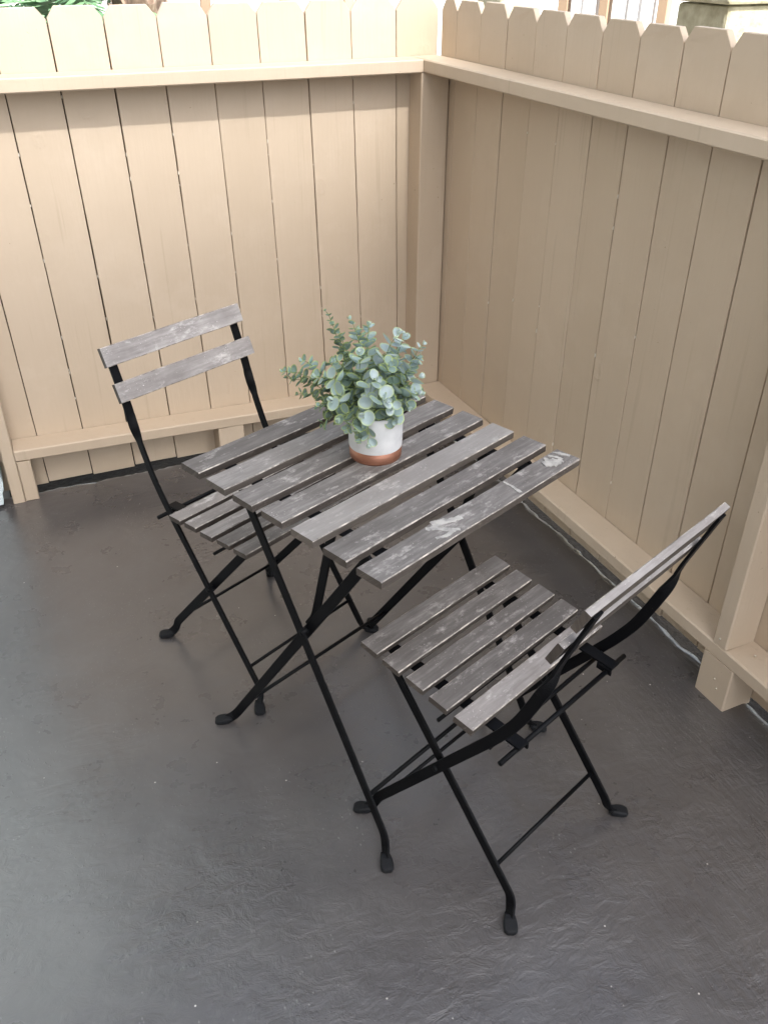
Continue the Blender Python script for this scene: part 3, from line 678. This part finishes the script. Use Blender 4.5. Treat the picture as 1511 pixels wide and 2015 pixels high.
pale_fence('paling_fence', at(1050, 0, 4.3), at(1350, 0, 4.0), 'white slatted screen left of the block pillar, beyond the right pickets', 1.8, .062, .046, [M_WHITE, M_BEIGE], [1, 0, 2, 1, 1, 2, 1, 1, 1, 2, 1])
pale_fence('paling_fence', at(1440, 0, 4.9), at(1620, 0, 4.7), 'white slatted screen right of the block pillar', 1.8, .07, .052, [M_WHITE, M_BEIGE], [1, 1, 1, 2])
# block pillar
m, t, b = mat('olive_block', (.36, .33, .22), .9); t.links.new(ramp(t, nz(t, coords(t), 22, 5), [(.3, (.28, .26, .17)), (.7, (.46, .43, .31))]), b.inputs['Base Color']); bump(t, b, nz(t, coords(t), 60, 5), .8, .006)
pc = at(1432, 20, 3.3); BP = tag(empty('block_pillar', (pc.x, pc.y, 0)), 'olive concrete block pillar with one sunlit face, beyond the right pickets', 'pillar')
for i in range(7):
    bm = bmesh.new(); z = i*.202-.012; box(bm, (0, 0, z), (.21, .24, z+.199)); obj('block', bm, m, BP, bevel=.012, seg=2)
bm = bmesh.new(); box(bm, (-.02, -.02, 1.403), (.23, .26, 1.45)); obj('cap', bm, m, BP, bevel=.008)
pc = at(1018, 0, 4.9); BQ = tag(empty('block_pillar', (pc.x, pc.y, 0)), 'cream block pillar beyond the pickets near the fence corner', 'pillar')
for i in range(7):
    bm = bmesh.new(); z = i*.202-.012; box(bm, (-.09, 0, z), (.12, .24, z+.199)); obj('block', bm, m, BQ, bevel=.012, seg=2)
# palm
m, t, b = mat('palm_bark', (.16, .11, .08), .9); t.links.new(ramp(t, nz(t, coords(t, (1, 1, .3)), 40, 5), [(.3, (.07, .045, .035)), (.55, (.20, .14, .10)), (.8, (.40, .33, .27))]), b.inputs['Base Color'])
pc = at(277, 20, 3.75); PT = tag(empty('palm_tree', (pc.x, pc.y, -.012)), 'brown palm trunk with overlapping old leaf bases, beyond the left pickets', 'tree')
bm = bmesh.new(); tube(bm, None, None, [.10, .092, .088, .086, .085, .085, .09], 20, [(0, 0, z) for z in (0, .3, .8, 1.3, 1.8, 2.4, 2.9)])
rq = random.Random(3)
for i in range(46):
    z = i*.062; 
    for k in range(7):
        a = k*2*math.pi/7+(i % 2)*math.pi/7+rq.uniform(-.08, .08); r0 = .083; ca, sa = math.cos(a), math.sin(a); T = Vector((-sa, ca, 0)); O = Vector((ca, sa, 0))
        p = O*r0+Vector((0, 0, z)); w0 = .040; q = [p-T*w0, p+T*w0, p+T*w0*.35+O*.030+Vector((0, 0, .085)), p-T*w0*.35+O*.030+Vector((0, 0, .085))]; q2 = [v_-O*.012 for v_ in q]
        A = [bm.verts.new(v_) for v_ in q]; B = [bm.verts.new(v_) for v_ in q2]
        bm.faces.new(A); bm.faces.new(B[::-1])
        for j in range(4): bm.faces.new((A[j], B[j], B[(j+1) % 4], A[(j+1) % 4]))
obj('trunk', bm, m, PT)
def frondmat(nm, lo, hi):
    m, t, b = mat(nm, hi, .5); t.links.new(ramp(t, nz(t, coords(t), 14, 3), [(.3, lo), (.7, hi)]), b.inputs['Base Color']); return m
M_FR = frondmat('frond_green', (.05, .13, .06), (.16, .28, .14)); M_FR2 = frondmat('dark_frond_green', (.04, .09, .025), (.12, .20, .06))
def fronds(root, name, n, L, H, m, seed, top=0.0, droop=.5):
    rq = random.Random(seed)
    for i in range(n):
        bm = bmesh.new(); a = 2*math.pi*i/n+rq.uniform(-.3, .3); D_ = Vector((math.cos(a), math.sin(a), 0)); S = Vector((-D_.y, D_.x, 0)); l = L*rq.uniform(.8, 1.1); h = H*rq.uniform(.75, 1.1); pts = []
        for k in range(22):
            u_ = k/21; pts.append(D_*(l*u_)+Vector((0, 0, top+h*(1.6*u_-droop*2.0*u_*u_))))
        tube(bm, None, None, [.005-.004*k/21 for k in range(22)], 5, pts)
        for k in range(3, 22):
            for sg in (-1, 1):
                w_ = .18*L*math.sin(math.pi*min(1, (k/21)*.93+.05))+.01; p = pts[k]; T = (pts[k]-pts[k-1]).normalized(); e = p+S*sg*w_+T*w_*.45-Vector((0, 0, w_*.2)); m1 = p.lerp(e, .45)
                hw = L*.018; bm.faces.new([bm.verts.new(v_) for v_ in (p, m1+T*hw, e, m1-T*hw)])
        obj(name, bm, m, root)
fronds(PT, 'frond', 16, 1.5, 1.2, M_FR2, 4, 2.85, .6)
pc = at(45, 10, 3.62); FE = tag(empty('fern', (pc.x, pc.y, -.012)), 'light green fern with feathery fronds beyond the left end of the picket fence', 'plant')
bm = bmesh.new(); tube(bm, None, None, [.05, .045, .04], 12, [(0, 0, 0), (.01, 0, .5), (0, 0, 1.14)]); obj('stem', bm, m, FE)
fronds(FE, 'frond', 18, .60, .62, M_FR, 9, 1.12, .62); fronds(FE, 'frond', 9, .42, .55, M_FR, 19, 1.12, .42)
pc = at(112, 5, 4.1); SH = tag(empty('shrub', (pc.x, pc.y, -.012)), 'small dark green shrub between the fern and the white fence', 'plant')
bm = bmesh.new(); tube(bm, None, None, [.03, .02], 8, [(0, 0, 0), (0, 0, 1.1)]); obj('stem', bm, m, SH)
fronds(SH, 'frond', 14, .26, .36, M_FR2, 29, 1.05, .5); fronds(SH, 'frond', 12, .24, .25, M_FR2, 31, .95, .5)

# ---------------------------------------------------------------- house edge at the far left of the patio, plus added unseen light blockers
def stucco():
    m, t, b = mat('pale_blue_stucco', (.5, .58, .6), .9); c = coords(t)
    t.links.new(ramp(t, nz(t, c, 25, 5, .7), [(.35, (.48, .58, .60)), (.65, (.66, .76, .78))]), b.inputs['Base Color']); bump(t, b, nz(t, c, 70, 5, .7), .9, .006); return m
M_STUC = stucco(); M_PALE, _, _ = mat('blocker_pale', (.74, .78, .82), .9); M_TAN, _, _ = mat('blocker_tan', (.36, .30, .24), .9)  # pale and tan picked for the light bounced off the unseen blockers
HS = tag(empty('house', (-1.6, 0, 0)), 'pale blue stucco house wall, a sliver showing at the left end of the fence', 'building')
def hbox(name, lo, hi, m, bev=0):
    bm = bmesh.new(); box(bm, lo, hi); shift(bm, Vector((1.6, 0, 0))); return obj(name, bm, m, HS, bevel=bev)
# ragged lower corner of the near wall end
bm = bmesh.new(); n = 60; rings = []
for i in range(n+1):
    z = .012+(3.0-.012)*(i/n)**2; q = noise.noise(Vector((z*16, 1, 1)))*.010+noise.noise(Vector((z*50, 1, 1)))*.006
    e = -.012*max(0, 1-z/.09)
    rings.append([bm.verts.new((x+1.6, y, z)) for x, y in ((-1.566+q+e, -.10), (-1.560+q+e, .6), (-3.3, .6), (-3.3, -.10))])
for i in range(n):
    for k in range(4): bm.faces.new((rings[i][(k+1) % 4], rings[i][k], rings[i+1][k], rings[i+1][(k+1) % 4]))
bm.faces.new(rings[0]); bm.faces.new(rings[-1][::-1]); bmesh.ops.recalc_face_normals(bm, faces=bm.faces)
obj('wall', bm, M_STUC, HS)
hbox('wall', (-3.6, -6.3, -.11), (-3.31, .6, 6.6), M_TAN)  # unseen wing added to dim and warm the light on the right fence
hbox('sun_blocker', (-1.85, -10.8, -.11), (1.1, -10.0, 13.12), M_PALE)  # unseen slab added behind the camera to keep the sun off the patio
